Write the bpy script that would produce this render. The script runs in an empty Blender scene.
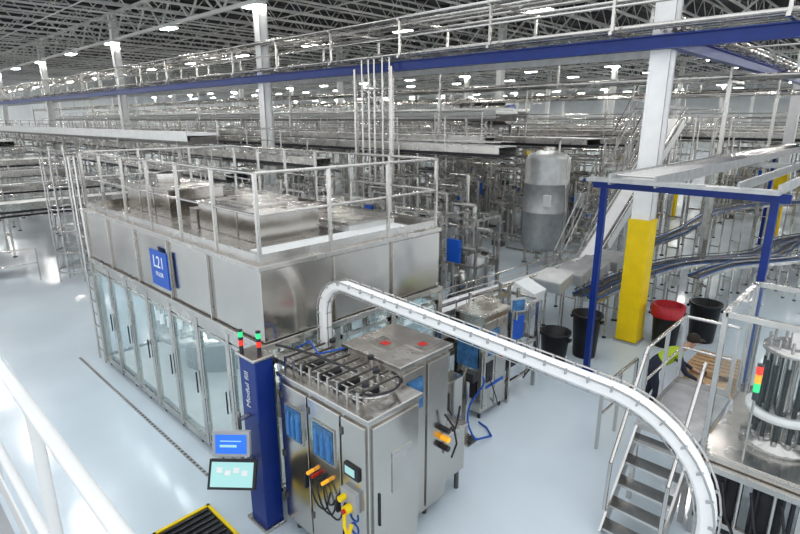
import bpy, math, random
from mathutils import Vector, Matrix
R=random.Random(7)
S=bpy.context.scene
COL=S.collection
S.view_settings.view_transform='Standard'
S.view_settings.exposure=.36
for lk in ('Medium High Contrast','Standard - Medium High Contrast'):
    try:
        S.view_settings.look=lk;break
    except Exception as e: pass
# ---------------------------------------------------------------- camera
cam=bpy.data.cameras.new('camera');cam.lens=24;cam.sensor_width=36;cam.clip_end=400;cam.clip_start=.05
c=bpy.data.objects.new('camera',cam);COL.objects.link(c)
c.location=(0,0,5.1);c.rotation_euler=(math.radians(90-15.42),0,math.radians(43.7));S.camera=c
# ---------------------------------------------------------------- materials
MATS={}
def mat(name,col,metal=0,rough=.5,var=0,scale=3,bump=0,bscale=8,alpha=1,emit=0,stretch=None,rvar=0,spec=None):
    m=bpy.data.materials.new(name);m.use_nodes=True;nt=m.node_tree;b=nt.nodes['Principled BSDF']
    b.inputs['Base Color'].default_value=(*col,1);b.inputs['Metallic'].default_value=metal;b.inputs['Roughness'].default_value=rough
    if spec is not None: b.inputs['Specular IOR Level'].default_value=spec
    if alpha<1: b.inputs['Alpha'].default_value=alpha
    if emit: b.inputs['Emission Color'].default_value=(*col,1);b.inputs['Emission Strength'].default_value=emit
    tc=nt.nodes.new('ShaderNodeTexCoord');mp=nt.nodes.new('ShaderNodeMapping');nt.links.new(tc.outputs['Object'],mp.inputs[0])
    if stretch: mp.inputs['Scale'].default_value=stretch
    n=nt.nodes.new('ShaderNodeTexNoise');n.inputs['Scale'].default_value=scale;n.inputs['Detail'].default_value=5
    nt.links.new(mp.outputs[0],n.inputs['Vector'])
    if var:
        r=nt.nodes.new('ShaderNodeValToRGB');r.color_ramp.elements[0].position=.3;r.color_ramp.elements[1].position=.7
        r.color_ramp.elements[0].color=(*[max(0,k*(1-var)) for k in col],1);r.color_ramp.elements[1].color=(*[min(1,k*(1+var)) for k in col],1)
        nt.links.new(n.outputs['Fac'],r.inputs[0]);nt.links.new(r.outputs[0],b.inputs['Base Color'])
    if rvar:
        mr=nt.nodes.new('ShaderNodeMapRange');mr.inputs[1].default_value=.3;mr.inputs[2].default_value=.7
        mr.inputs[3].default_value=max(.02,rough-rvar);mr.inputs[4].default_value=rough+rvar
        nt.links.new(n.outputs['Fac'],mr.inputs[0]);nt.links.new(mr.outputs[0],b.inputs['Roughness'])
    if bump:
        n2=nt.nodes.new('ShaderNodeTexNoise');n2.inputs['Scale'].default_value=bscale;n2.inputs['Detail'].default_value=1
        nt.links.new(tc.outputs['Object'],n2.inputs['Vector'])
        bp=nt.nodes.new('ShaderNodeBump');bp.inputs['Strength'].default_value=bump;bp.inputs['Distance'].default_value=.05
        nt.links.new(n2.outputs['Fac'],bp.inputs['Height']);nt.links.new(bp.outputs[0],b.inputs['Normal'])
    MATS[name]=m;return m
mat('steel',(.60,.58,.55),1,.26,.1,2.2,.25,1.3,rvar=.06)
mat('steel_panel',(.60,.575,.54),1,.19,.07,.9,.7,1.0,rvar=.05)
mat('steel_dark',(.20,.19,.18),1,.38,.2,3)
mat('steel_rail',(.62,.60,.58),1,.24)
mat('galv',(.50,.51,.51),.6,.45,.12,5)
mat('truss',(.66,.66,.64),.1,.5)
mat('deck',(.05,.05,.055),0,.85,.2,1)
mat('white',(.86,.86,.85),0,.35,.03,4)
mat('white_dull',(.70,.71,.70),0,.5,.06,4)
mat('white_rail',(.72,.73,.72),0,.4,.03,4)
mat('grey',(.40,.41,.42),0,.5,.08,4)
mat('black',(.012,.012,.014),0,.4,.2,8)
mat('dark',(.04,.04,.045),.2,.45,.2,8)
mat('blue',(.008,.035,.21),0,.35,.08,4)
mat('blue_mid',(.012,.10,.46),0,.35,.06,4)
mat('blue_lt',(.07,.22,.48),0,.3,.1,6)
mat('blue_rail',(.03,.10,.28),0,.35,.1,6)
mat('yellow',(.86,.62,.01),0,.45,.05,4)
mat('red',(.5,.02,.015),0,.4)
mat('green_lamp',(.03,.5,.18),0,.3,emit=.8)
mat('red_lamp',(.75,.04,.02),0,.3,emit=.5)
mat('amber_lamp',(.85,.4,.03),0,.3,emit=.4)
mat('glass',(.60,.79,.84),0,.03,alpha=.18)
mat('glass_clear',(.5,.6,.62),0,.03,alpha=.05)
mat('window_blue',(.06,.17,.34),0,.08,.35,9)
mat('screen',(.03,.14,.58),0,.2,emit=.5)
mat('screen_lt',(.36,.60,.58),0,.2,emit=.25)
mat('lamp',(1,.98,.94),0,.4,emit=95)
mat('added_glow',(.82,.96,1),0,.4,emit=14)  # glow added to brighten the enclosure interior, no known fitting
mat('wood',(.48,.32,.19),0,.6,.25,6,stretch=(1,8,1))
mat('card',(.50,.34,.20),0,.8,.08,6)
mat('wall',(.70,.72,.73),0,.7,.05,1)
mat('belt',(.42,.42,.41),.3,.45,.15,12)
mat('skin',(.55,.33,.24),0,.5)
mat('cloth_dark',(.03,.035,.055),0,.85,.2,20)
mat('hivis',(.40,.52,.04),0,.7,.05,20)
mat('hair',(.03,.02,.015),0,.7)
mat('liner',(.40,.02,.03),0,.35,.2,20)
mat('floor_epoxy',(.62,.695,.75),0,.16,.04,.6,rvar=.06)
# ---------------------------------------------------------------- mesh builder
class MB:
    def __init__(s): s.v=[];s.f=[];s.m=[];s.sm=[];s.names=[]
    def mi(s,m):
        if m not in s.names: s.names.append(m)
        return s.names.index(m)
    def raw(s,vs,fs,m,smooth=False):
        o=len(s.v);s.v+= [tuple(p) for p in vs];k=s.mi(m)
        for f in fs: s.f.append([i+o for i in f]);s.m.append(k);s.sm.append(smooth)
    def box(s,a,b,m):
        x0,y0,z0=[min(p,q) for p,q in zip(a,b)];x1,y1,z1=[max(p,q) for p,q in zip(a,b)]
        s.raw([(x0,y0,z0),(x1,y0,z0),(x1,y1,z0),(x0,y1,z0),(x0,y0,z1),(x1,y0,z1),(x1,y1,z1),(x0,y1,z1)],
              [(0,3,2,1),(4,5,6,7),(0,1,5,4),(1,2,6,5),(2,3,7,6),(3,0,4,7)],m)
    def obox(s,cn,sz,m,M=None):
        M=M or Matrix.Identity(3);cn=Vector(cn);hx,hy,hz=[k/2 for k in sz]
        vs=[cn+M@Vector(p) for p in [(-hx,-hy,-hz),(hx,-hy,-hz),(hx,hy,-hz),(-hx,hy,-hz),(-hx,-hy,hz),(hx,-hy,hz),(hx,hy,hz),(-hx,hy,hz)]]
        s.raw(vs,[(0,3,2,1),(4,5,6,7),(0,1,5,4),(1,2,6,5),(2,3,7,6),(3,0,4,7)],m)
    def bar(s,p,q,w,h,m):
        p=Vector(p);q=Vector(q);d=q-p;L=d.length
        if L<1e-5:return
        d/=L;u=Vector((0,0,1)) if abs(d.z)<.95 else Vector((0,1,0))
        l=d.cross(u).normalized();u=l.cross(d)
        M=Matrix((d,l,u)).transposed()
        s.obox((p+q)/2,(L,w,h),m,M)
    def tube(s,p,q,r,m,n=6,r2=None,caps=True):
        p=Vector(p);q=Vector(q);d=q-p
        if d.length<1e-6:return
        d.normalize();u=Vector((0,0,1)) if abs(d.z)<.9 else Vector((1,0,0))
        a=d.cross(u).normalized();b=d.cross(a);r2=r if r2 is None else r2
        vs=[];fs=[]
        for i in range(n):
            t=2*math.pi*i/n;o=a*math.cos(t)+b*math.sin(t);vs.append(p+o*r);vs.append(q+o*r2)
        for i in range(n):
            j=(i+1)%n;fs.append((2*i,2*i+1,2*j+1,2*j))
        s.raw(vs,fs,m,n>4)
        if caps:
            s.raw([vs[2*i] for i in range(n)],[tuple(range(n))],m);s.raw([vs[2*i+1] for i in range(n)],[tuple(range(n-1,-1,-1))],m)
    def path(s,pts,r,m,n=6):
        for a,b in zip(pts,pts[1:]): s.tube(a,b,r,m,n)
    def lathe(s,prof,cx,cy,m,n=24):
        vs=[];fs=[]
        for r,z in prof:
            for i in range(n):
                t=2*math.pi*i/n;vs.append((cx+r*math.cos(t),cy+r*math.sin(t),z))
        for k in range(len(prof)-1):
            for i in range(n):
                j=(i+1)%n;fs.append((k*n+i,k*n+j,(k+1)*n+j,(k+1)*n+i))
        s.raw(vs,fs,m,True)
    def ring(s,cx,cy,z,r,t,m,n=24):
        pts=[]
        for i in range(n+1):
            a=2*math.pi*i/n
            pts.append((cx+r*math.cos(a),cy+r*math.sin(a),z))
        s.path(pts,t,m,5)
    def sweep(s,pts,prof,m,lat=None,smooth=False):
        pts=[Vector(p) for p in pts];n=len(prof);vs=[];fs=[]
        for i,p in enumerate(pts):
            t=(pts[min(i+1,len(pts)-1)]-pts[max(i-1,0)]).normalized()
            l=Vector(lat) if lat else t.cross(Vector((0,0,1))).normalized()
            u=l.cross(t).normalized()
            for a,b in prof: vs.append(p+l*a+u*b)
        for i in range(len(pts)-1):
            for k in range(n):
                j=(k+1)%n;fs.append((i*n+k,i*n+j,(i+1)*n+j,(i+1)*n+k))
        s.raw(vs,fs,m,smooth)
        s.raw(vs[:n],[tuple(range(n-1,-1,-1))],m);s.raw(vs[-n:],[tuple(range(n))],m)
    def build(s,name,parent=None,bevel=0):
        me=bpy.data.meshes.new(name);me.from_pydata(s.v,[],s.f)
        for k in s.names: me.materials.append(MATS[k])
        me.polygons.foreach_set('material_index',s.m);me.polygons.foreach_set('use_smooth',s.sm);me.update()
        o=bpy.data.objects.new(name,me);COL.objects.link(o)
        if parent: o.parent=parent
        if bevel:
            b=o.modifiers.new('bevel','BEVEL');b.width=bevel;b.segments=2;b.limit_method='ANGLE'
        return o
def empty(name):
    o=bpy.data.objects.new(name,None);COL.objects.link(o);return o
def rect(w,h,v0=0): return [(-w/2,v0),(w/2,v0),(w/2,v0+h),(-w/2,v0+h)]
def text(name,body,loc,rot,size,m,parent):
    cu=bpy.data.curves.new(name,'FONT');cu.body=body;cu.size=size;cu.extrude=.002;cu.align_x='CENTER';cu.align_y='CENTER'
    cu.materials.append(MATS[m]);o=bpy.data.objects.new(name,cu);COL.objects.link(o);o.location=loc;o.rotation_euler=rot
    if parent:o.parent=parent
    return o
def guard(mb,pts,h=1.1,sp=1.1,r=.022,m='steel_rail',mid=True,kick=True,closed=False):
    if closed: pts=list(pts)+[pts[0]]
    for si,(a,b) in enumerate(zip(pts,pts[1:])):
        a=Vector(a);b=Vector(b);L=(b-a).length;n=max(1,round(L/sp));up=Vector((0,0,h))
        mb.tube(a+up,b+up,r,m,8)
        if mid: mb.tube(a+up*.55,b+up*.55,r*.8,m,6)
        if kick: mb.bar(a+Vector((0,0,.06)),b+Vector((0,0,.06)),.008,.12,m)
        for i in range(0 if (si==0 and not closed) else 1,n+1):
            p=a.lerp(b,i/n);mb.bar(p,p+up,r*1.8,r*1.8,m)
def conveyor(mb,pts,w=.3,side='steel',belt='belt',hs=.14,legs=2.2,guides=True,legm='steel',wd=.05,zfloor=0,low=True,strip=None):
    P=[Vector(p) for p in pts]
    mb.sweep(P,rect(w,.03,-.04),belt)
    for sg in(-1,1):
        mb.sweep(P,[(sg*w/2-.006,-hs),(sg*w/2+.006,-hs),(sg*w/2+.006,.0),(sg*w/2-.006,.0)],side)
        if strip: mb.sweep(P,[(sg*w/2-.02,.0),(sg*w/2+.02,.0),(sg*w/2+.02,.03),(sg*w/2-.02,.03)],strip)
        if guides: mb.sweep(P,[(sg*w*.42-.008,.10),(sg*w*.42+.008,.10),(sg*w*.42+.008,.125),(sg*w*.42-.008,.125)],'steel_rail')
    acc=legs*.4
    for a,b in zip(P,P[1:]):
        L=(b-a).length;t=(b-a).normalized();l=t.cross(Vector((0,0,1))).normalized();d=0
        while acc<L-d+1e-6:
            d+=acc;acc=legs;p=a+t*d
            for sg in(-1,1):
                q=p+l*sg*(w/2+.02)
                mb.tube(q+Vector((0,0,-.05)),(q.x,q.y,zfloor+.03),wd/2,legm,6);mb.tube((q.x,q.y,zfloor),(q.x,q.y,zfloor+.04),wd,'dark',6)
                if guides: mb.bar(q,q+Vector((0,0,.12)),.02,.01,'steel_rail')
            for zz in ((.3,.75) if low else (.85,)):
                z=zfloor+(p.z-zfloor)*zz
                mb.tube(Vector((p.x,p.y,z))-l*(w/2+.02),Vector((p.x,p.y,z))+l*(w/2+.02),wd/2.5,legm,5)
        acc-=(L-d)
# ---------------------------------------------------------------- room
mb=MB();mb.box((-115,-8,-.1),(25,115,0),'floor_epoxy');mb.build('floor')
mb=MB();mb.box((-115,-8,0),(-114.8,115,11),'wall');mb.build('wall_left')
mb=MB();mb.box((-115,114.8,0),(25,115,11),'wall');mb.build('wall_back')
mb=MB()
mb.box((-115,15,11.0),(25,115,11.15),'deck');mb.box((-115,-8,11.0),(-14,15,11.15),'deck')
x=-114
while x<25:
    mb.box((x,15 if x>-14 else -8,10.93),(x+.1,115,11.0),'deck');x+=1.0
mb.build('ceiling')
mb=MB()
x=-112.5
while x<20:
    y0=15 if x>-14 else -2
    zt,zb=10.85,9.95
    y1=110
    far=(x<-70)
    mb.bar((x,y0,zt),(x,y1,zt),.1,.08,'truss');mb.bar((x,y0,zb),(x,y1,zb),.1,.08,'truss')
    y=y0;st=1.7 if not far else 3.4
    while y<y1:
        mb.tube((x,y,zb),(x,y+st/2,zt),.028,'truss',3,caps=False);mb.tube((x,y+st/2,zt),(x,y+st,zb),.028,'truss',3,caps=False);y+=st
    x+=2.2
for y in (12.4,29,45.6,62.2,78.8,95.4):
    x0=-112;x1=20 if y>13 else -14
    mb.bar((x0,y,10.85),(x1,y,10.85),.2,.12,'truss');mb.bar((x0,y,9.5),(x1,y,9.5),.2,.12,'truss')
    x=x0
    while x<x1:
        mb.bar((x,y,9.5),(x+1.5,y,10.85),.08,.08,'truss');mb.bar((x+1.5,y,10.85),(x+3,y,9.5),.08,.08,'truss');x+=3
for y in range(0,110,8):
    mb.tube((-112,y+.5,9.9),(-14 if y<15 else 20,y+.5,9.9),.03,'truss',4)
for y in range(4,100,16):
    mb.tube((-112,y+.9,9.6),(-14 if y<15 else 20,y+.9,9.6),.07,'white_dull',6)
mb.build('roof_truss')
mb=MB()
for ix in range(-14,3):
    for iy in range(0,13):
        X=ix*7.5-4.5;Y=iy*8.3+4
        if X>-14 and Y<15: continue
        if X>20: continue
        if abs((X+4.25)%15.02)<.8 and abs(Y-12.3)<.8: Y+=1.2
        mb.box((X-.5,Y-.2,9.28),(X+.5,Y+.2,9.30),'lamp')
        mb.box((X-.52,Y-.22,9.30),(X+.52,Y+.22,9.42),'white_dull')
        mb.tube((X-.4,Y,9.4),(X-.4,Y,10.9),.01,'truss',3);mb.tube((X+.4,Y,9.4),(X+.4,Y,10.9),.01,'truss',3)
mb.build('highbay_lamps')
def column(x,y,guardz=3.0,w=.34):
    mb=MB();t=.03
    mb.box((x-w/2,y-w/2,0),(x-w/2+t,y+w/2,10.9),'white');mb.box((x+w/2-t,y-w/2,0),(x+w/2,y+w/2,10.9),'white')
    mb.box((x-w/2,y-w/2+.02,0),(x+w/2,y-w/2+.05,10.9),'white');mb.box((x-w/2,y+w/2-.05,0),(x+w/2,y+w/2-.02,10.9),'white')
    mb.box((x-w/2-.08,y-w/2-.08,0),(x+w/2+.08,y+w/2+.08,.03),'grey')
    if guardz:
        g=w/2+.035;mb.box((x-g,y-g,.05),(x+g,y+g,guardz),'yellow')
    mb.build('building_column')
for i in range(0,8):
    for j in range(0,6):
        x=-4.25-15.02*i;y=12.4+16.6*j
        column(x,y,2.95 if (j<2 and i<1) else 0, .4 if (i==0 and j==0) else .38)
for j in range(1,4): column(10.8,12.4+16.6*j,2.95)
# ---------------------------------------------------------------- overhead pipe rack with blue beams
mb=MB()
def ibeam(a,b,w,h,m):
    a=Vector(a);b=Vector(b);u=Vector((0,0,1))
    mb.bar(a+u*(h/2),b+u*(h/2),w,.025,m);mb.bar(a-u*(h/2),b-u*(h/2),w,.025,m);mb.bar(a,b,.06,h,m)
ibeam((-75,12.05,6.62),(6,12.05,6.62),.2,.24,'blue')
ibeam((-4.0,12.2,6.62),(-4.0,60,6.62),.2,.24,'blue')
ibeam((-75,13.9,6.62),(-4.4,13.9,6.62),.12,.2,'galv')
x=-74
while x<6:
    mb.bar((x,11.4,6.8),(x,14.0,6.8),.07,.07,'steel')
    mb.bar((x,11.5,6.8),(x,11.5,7.75),.06,.06,'steel');mb.bar((x,13.6,6.8),(x,13.6,7.75),.06,.06,'steel')
    mb.bar((x,11.4,7.75),(x,13.7,7.75),.06,.06,'steel');x+=3
mb.tube((-75,11.5,7.8),(6,11.5,7.8),.045,'steel_rail',8);mb.tube((-75,13.6,7.8),(6,13.6,7.8),.045,'steel_rail',8)
mb.tube((-75,11.5,7.3),(6,11.5,7.3),.03,'steel_rail',8)
for i,(y,r) in enumerate([(11.75,.05),(12.0,.035),(12.3,.08),(12.6,.05),(12.85,.03),(13.1,.08),(13.35,.04)]):
    mb.tube((-75,y,6.86+r),(6,y,6.86+r),r,'steel',8)
for i,(y,r) in enumerate([(11.9,.06),(12.3,.04),(12.8,.09),(13.2,.05)]):
    mb.tube((-75,y,7.81+r),(6,y,7.81+r),r,'steel',8)
for Y,Z in ((17.5,6.1),(24,5.9),(33,6.4)):
    x=-74
    while x<8:
        mb.bar((x,Y-.6,Z),(x,Y+.8,Z),.07,.07,'steel');mb.bar((x,Y-.6,Z),(x,Y-.6,Z+.8),.05,.05,'steel')
        if int(x+74)%10==0: mb.bar((x,Y-.6,0),(x,Y-.6,Z),.1,.1,'steel')
        x+=5
    mb.tube((-75,Y-.6,Z+.8),(8,Y-.6,Z+.8),.04,'steel_rail',6)
    for k in range(5):
        r=R.choice([.04,.06,.09]);mb.tube((-75,Y-.4+k*.25,Z+.05+r),(8,Y-.4+k*.25,Z+.05+r),r,'steel',6)
for x,y in ((-12.9,11.8),(-12.6,11.8),(-12.35,11.8),(-12.0,11.8),(-11.7,11.8)):
    mb.tube((x,y,6.9),(x,y,3.2),.035,'steel',8)
for x in (-13.1,-11.5): mb.bar((x,11.7,0),(x,11.7,6.6),.08,.08,'steel')
for z in (3.3,4.2,5.1,6.0): mb.tube((-13.2,11.75,z),(-11.4,11.75,z),.02,'steel_rail',6)
mb.tube((-4.6,12,7.4),(-4.6,60,7.4),.035,'steel_rail',6)
for k in range(4): mb.tube((-4.2+k*.16,12,6.85),(-4.2+k*.16,60,6.85),.045,'steel',6)
mb.build('overhead_pipe_rack')
# ---------------------------------------------------------------- glazed filler enclosure
enc=empty('filler_enclosure')
X0,X1,Y0,Y1,ZB,ZT=-11.9,-5.5,3.3,6.7,2.3,3.4
mb=MB()
mb.box((X0+.03,Y0+.03,ZB+.02),(X1-.03,Y1-.03,ZT-.02),'steel_dark')
n=5;w=(X1-X0)/n
for i in range(n):
    a=X0+i*w+.006;b=X0+(i+1)*w-.006
    for yy,t in((Y0,1),(Y1,-1)):
        mb.box((a,yy,ZB+.1),(b,yy+t*.03,ZT-.08),'steel_panel')
    mb.box((X0+i*w-.012,Y0-.045,ZB+.09),(X0+i*w+.012,Y0,ZT-.07),'steel')
n=3;w=(Y1-Y0)/n
for i in range(n):
    a=Y0+i*w+.006;b=Y0+(i+1)*w-.006
    for xx,t in((X1,-1),(X0,1)):
        mb.box((xx,a,ZB+.1),(xx+t*.03,b,ZT-.08),'steel_panel')
    if i: mb.box((X1,Y0+i*w-.012,ZB+.09),(X1+.045,Y0+i*w+.012,ZT-.07),'steel')
mb.box((X0-.03,Y0-.03,ZT-.07),(X1+.03,Y1+.03,ZT),'steel')
mb.box((X0-.05,Y0-.05,ZB),(X1+.05,Y1+.05,ZB+.09),'steel')
mb.build('upper_body',enc,.006)
mb=MB()
mb.box((X0,Y0,.06),(X1,Y1,.16),'steel')
def door(mb,p0,p1,z0,z1,out):
    p0=Vector(p0);p1=Vector(p1);o=Vector(out);f=.05
    d=(p1-p0).normalized()
    for a in (p0+d*f/2,p1-d*f/2): mb.bar((a.x,a.y,z0),(a.x,a.y,z1),.045,f,'steel')
    for z in (z0+f/2,z1-f/2): mb.bar((p0.x,p0.y,z),(p1.x,p1.y,z),.045,f,'steel')
    mb.bar((p0.x,p0.y,(z0+z1)/2),(p1.x,p1.y,(z0+z1)/2),.006,z1-z0-.1,'glass')
    h=p1-d*.09+o*.05;mb.tube((h.x,h.y,1.0),(h.x,h.y,1.35),.012,'dark',6)
nd=7;w=(X1-X0)/nd
for i in range(nd+1):
    a=X0+i*w
    for yy in(Y0,Y1): mb.box((a-.035,yy-.03,.1),(a+.035,yy+.05,ZB-.02),'steel')
    if i<nd:
        door(mb,(a+.04,Y0,0),(a+w-.04,Y0,0),.18,ZB-.16,(0,-1,0));door(mb,(a+.04,Y1,0),(a+w-.04,Y1,0),.18,ZB-.16,(0,1,0))
nd=3;w=(Y1-Y0)/nd
for i in range(nd+1):
    a=Y0+i*w
    for xx in(X0,X1): mb.box((xx-.05,a-.05,.1),(xx+.05,a+.05,ZB-.01),'steel')
    if i<nd:
        for xx,s in((X0,-1),(X1,1)): door(mb,(xx,a+.06,0),(xx,a+w-.06,0),.18,ZB-.16,(s,0,0))
for i in range(10):
    x=X0+.1+i*(X1-X0-.2)/9;mb.tube((x,Y0+.05,0),(x,Y0+.05,.1),.04,'dark',8)
mb.box((X0,Y0-.02,ZB-.14),(X1,Y0+.03,ZB),'steel')
mb.build('glazed_doors',enc)
mb=MB()
for cx,r in((-10.0,1.25),(-7.3,1.0)):
    mb.lathe([(0,.2),(r*.6,.2),(r*.6,.9),(r,.95),(r,1.1),(r*.55,1.15),(r*.5,1.9),(r*.9,1.95),(r*.9,2.1),(0,2.1)],cx,5.0,'steel',32)
    for i in range(28):
        t=2*math.pi*i/28;px,py=cx+r*.95*math.cos(t),5+r*.95*math.sin(t)
        mb.tube((px,py,1.1),(px,py,1.95),.03,'steel_rail',6);mb.tube((px,py,1.3),(px,py,1.5),.05,'white',6)
for y in (3.6,6.4): mb.box((X0+.3,y-.02,2.2),(X1-.3,y+.02,2.24),'added_glow')  # added glowing strips, light up the inside behind the glass
mb.box((X0+.1,3.4,.16),(X1-.1,6.6,.2),'white_dull')
mb.build('filling_carousel',enc)
mb=MB()
g=.05;guard(mb,[(X0+g,Y0+g,ZT),(X1-g,Y0+g,ZT),(X1-g,Y1-g,ZT),(X0+g,Y1-g,ZT)],1.1,1.05,.023,m='steel',closed=True)
mb.build('guard_rail',enc)
mb=MB()
def hatch(x0,x1,y0,y1,h,m='steel_panel'):
    mb.box((x0,y0,ZT),(x1,y1,ZT+h),m);mb.box((x0-.04,y0-.04,ZT+h),(x1+.04,y1+.04,ZT+h+.03),'steel')
    for i in range(1,3): 
        x=x0+(x1-x0)*i/3;mb.box((x-.01,y0-.015,ZT),(x+.01,y0,ZT+h),'steel')
hatch(-8.3,-6.5,3.95,5.0,.42);hatch(-11.3,-9.4,3.95,5.0,.5)
hatch(-11.2,-9.2,5.4,6.3,.2);hatch(-8.6,-6.2,5.35,6.35,.12,'white_dull')
mb.box((-8.95,4.1,ZT),(-8.7,6.2,ZT+.25),'steel')
mb.box((-7.8,4.2,ZT+.45),(-6.9,4.7,ZT+.49),'steel')
mb.box((-6.2,3.6,ZT),(-5.8,6.3,ZT+.04),'white_dull')
mb.lathe([(0,ZT+.53),(.22,ZT+.53),(.22,ZT+.7),(0,ZT+.74)],-10.6,4.5,'steel',20)
for k in range(4): mb.tube((-11.5,5.1+.06*k,ZT+.1),(-6.3,5.1+.06*k,ZT+.1),.02,'steel_rail',6)
mb.build('roof_hatches',enc,.008)
mb=MB();mb.box((-8.62,3.22,2.55),(-8.0,3.245,3.13),'blue_mid');mb.build('sign_board',enc)
text('sign_text','L21',(-8.31,3.217,2.94),(math.pi/2,0,0),.27,'white',enc)
text('sign_subtext','FILLER',(-8.31,3.217,2.75),(math.pi/2,0,0),.10,'white',enc)
mb=MB()
for x in (-12.35,-11.98): mb.tube((x,3.28,0),(x,3.28,4.4),.025,'steel_rail',8)
for k in range(15): mb.tube((-12.35,3.28,.25+k*.28),(-11.98,3.28,.25+k*.28),.016,'steel_rail',6)
for z in (.6,2,3.3): mb.tube((-11.98,3.28,z),(-11.85,3.35,z),.015,'steel_rail',6)
mb.build('access_ladder',enc)
# ---------------------------------------------------------------- blue support column w beacon + operator panel
pc=empty('blue_machine_column')
mb=MB();mb.box((-5.53,2.95,.04),(-5.17,3.2,2.36),'blue');mb.box((-5.58,2.9,0),(-5.13,3.22,.05),'steel')
mb.box((-5.56,2.92,2.36),(-5.15,3.22,2.4),'steel')
mb.build('post',pc,.012)
text('post_text','Modul fill',(-5.37,2.945,1.95),(math.pi/2,-math.pi/2,0),.13,'white_dull',pc)
mb=MB()
for x,y in((-5.5,2.98),(-5.3,3.1)):
    mb.tube((x,y,2.4),(x,y,2.48),.025,'dark',10);mb.tube((x,y,2.48),(x,y,2.55),.028,'red_lamp',10);mb.tube((x,y,2.55),(x,y,2.59),.028,'dark',10)
    mb.tube((x,y,2.59),(x,y,2.66),.028,'green_lamp',10);mb.tube((x,y,2.66),(x,y,2.68),.03,'dark',10)
mb.build('signal_beacons',pc)
hp=empty('operator_panel')
mb=MB()
Rz=Matrix.Rotation(math.radians(42),3,'Z');Rt=Rz@Matrix.Rotation(math.radians(-10),3,'X')
ca=Vector((-5.25,2.62,1.42))
mb.obox(ca,(.44,.07,.30),'grey',Rt);mb.obox(ca+Rt@Vector((0,-.037,0)),(.37,.008,.23),'screen',Rt)
mb.obox(ca+Rt@Vector((0,-.043,.04)),(.25,.004,.012),'screen_lt',Rt);mb.obox(ca+Rt@Vector((-.03,-.043,-.02)),(.2,.004,.03),'screen_lt',Rt)
Rt2=Rz@Matrix.Rotation(math.radians(-28),3,'X');cb=Vector((-5.18,2.56,1.06))
mb.obox(cb,(.56,.07,.34),'dark',Rt2);mb.obox(cb+Rt2@Vector((0,-.037,0)),(.50,.008,.28),'screen_lt',Rt2)
for k in range(4): mb.obox(cb+Rt2@Vector((-.15+.1*k,-.043,.05-.03*(k%2))),(.07,.003,.06),'white',Rt2)
mb.tube((-5.3,2.66,1.4),(-5.38,2.8,1.4),.04,'grey',8);mb.tube((-5.38,2.8,.95),(-5.38,2.8,1.7),.03,'steel',8);mb.tube((-5.25,2.6,1.06),(-5.38,2.8,1.06),.035,'grey',8)
mb.tube((-5.38,2.8,1.6),(-5.38,2.945,1.6),.03,'steel',8);mb.tube((-5.38,2.8,1.0),(-5.38,2.945,1.0),.03,'steel',8)
mb.build('monitors',hp,.004)
# ---------------------------------------------------------------- capper cabinet
cb_=empty('capping_machine_cabinet')
ZC=2.16
mb=MB()
mb.box((-5.05,3.2,.15),(-3.5,3.97,ZC),'steel_panel')
mb.box((-5.08,3.17,ZC),(-3.47,4.0,ZC+.05),'steel')
mb.box((-4.8,4.0,.15),(-3.85,4.92,2.33),'steel_panel')
mb.box((-4.84,3.99,2.33),(-3.81,4.96,2.39),'steel')
mb.box((-4.75,4.92,.3),(-3.9,5.4,.98),'steel_panel');mb.box((-4.78,4.93,.98),(-3.87,5.43,1.02),'steel')
for x in(-4.95,-4.3,-3.6):
    for y in(3.3,3.85): mb.tube((x,y,0),(x,y,.15),.04,'steel_dark',10)
for x in(-4.7,-3.95):
    for y in(4.6,5.3): mb.tube((x,y,0),(x,y,.3),.035,'steel_dark',10)
for a,b in((-5.02,-4.50),(-4.47,-3.92),(-3.89,-3.53)):
    mb.box((a,3.165,.22),(b,3.2,2.1),'steel_panel')
mb.box((-3.5,3.24,.22),(-3.465,3.93,2.1),'steel_panel')
for a,b in((4.05,4.45),(4.49,4.88)): mb.box((-3.85,a,.22),(-3.815,b,2.27),'steel_panel')
mb.build('cabinet',cb_,.008)
mb=MB()
def win(x0,x1,z0,z1):
    mb.box((x0-.03,3.15,z0-.03),(x1+.03,3.168,z1+.03),'steel');mb.box((x0,3.14,z0),(x1,3.152,z1),'window_blue')
    for k in range(3):
        x=x0+(x1-x0)*(k+.5)/3
        mb.tube((x,3.142,z0+.04),(x,3.142,z1-.12),.03,'blue_lt',8);mb.tube((x,3.142,z1-.12),(x,3.142,z1-.05),.025,'blue_lt',8,r2=.01)
win(-4.88,-4.6,1.45,1.85);win(-4.36,-4.02,1.45,1.85)
mb.box((-3.83,4.12,1.75),(-3.80,4.38,2.15),'window_blue')
mb.box((-3.47,3.3,.9),(-3.45,3.32,1.3),'dark');mb.box((-3.47,3.5,1.2),(-3.455,3.8,1.7),'steel')
mb.box((-3.83,3.14,1.45),(-3.6,3.165,1.6),'dark');mb.box((-3.81,3.135,1.48),(-3.66,3.142,1.57),'screen_lt')
mb.box((-3.85,3.1,1.05),(-3.62,3.165,1.3),'grey')
mb.tube((-3.78,3.1,1.22),(-3.78,3.02,1.22),.035,'yellow',10);mb.tube((-3.70,3.1,1.12),(-3.70,3.02,1.12),.05,'yellow',12)
mb.path([(-3.70,3.02,1.1),(-3.68,3.0,.95),(-3.62,3.0,.85),(-3.6,3.03,1.0)],.02,'yellow',8)
mb.tube((-3.70,3.02,1.12),(-3.70,2.99,1.12),.025,'red',10)
for k in range(4): mb.tube((-4.42+k*.09,3.165,1.18),(-4.42+k*.09,3.08,1.18),.022,['amber_lamp','red','dark','amber_lamp'][k],8)
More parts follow.
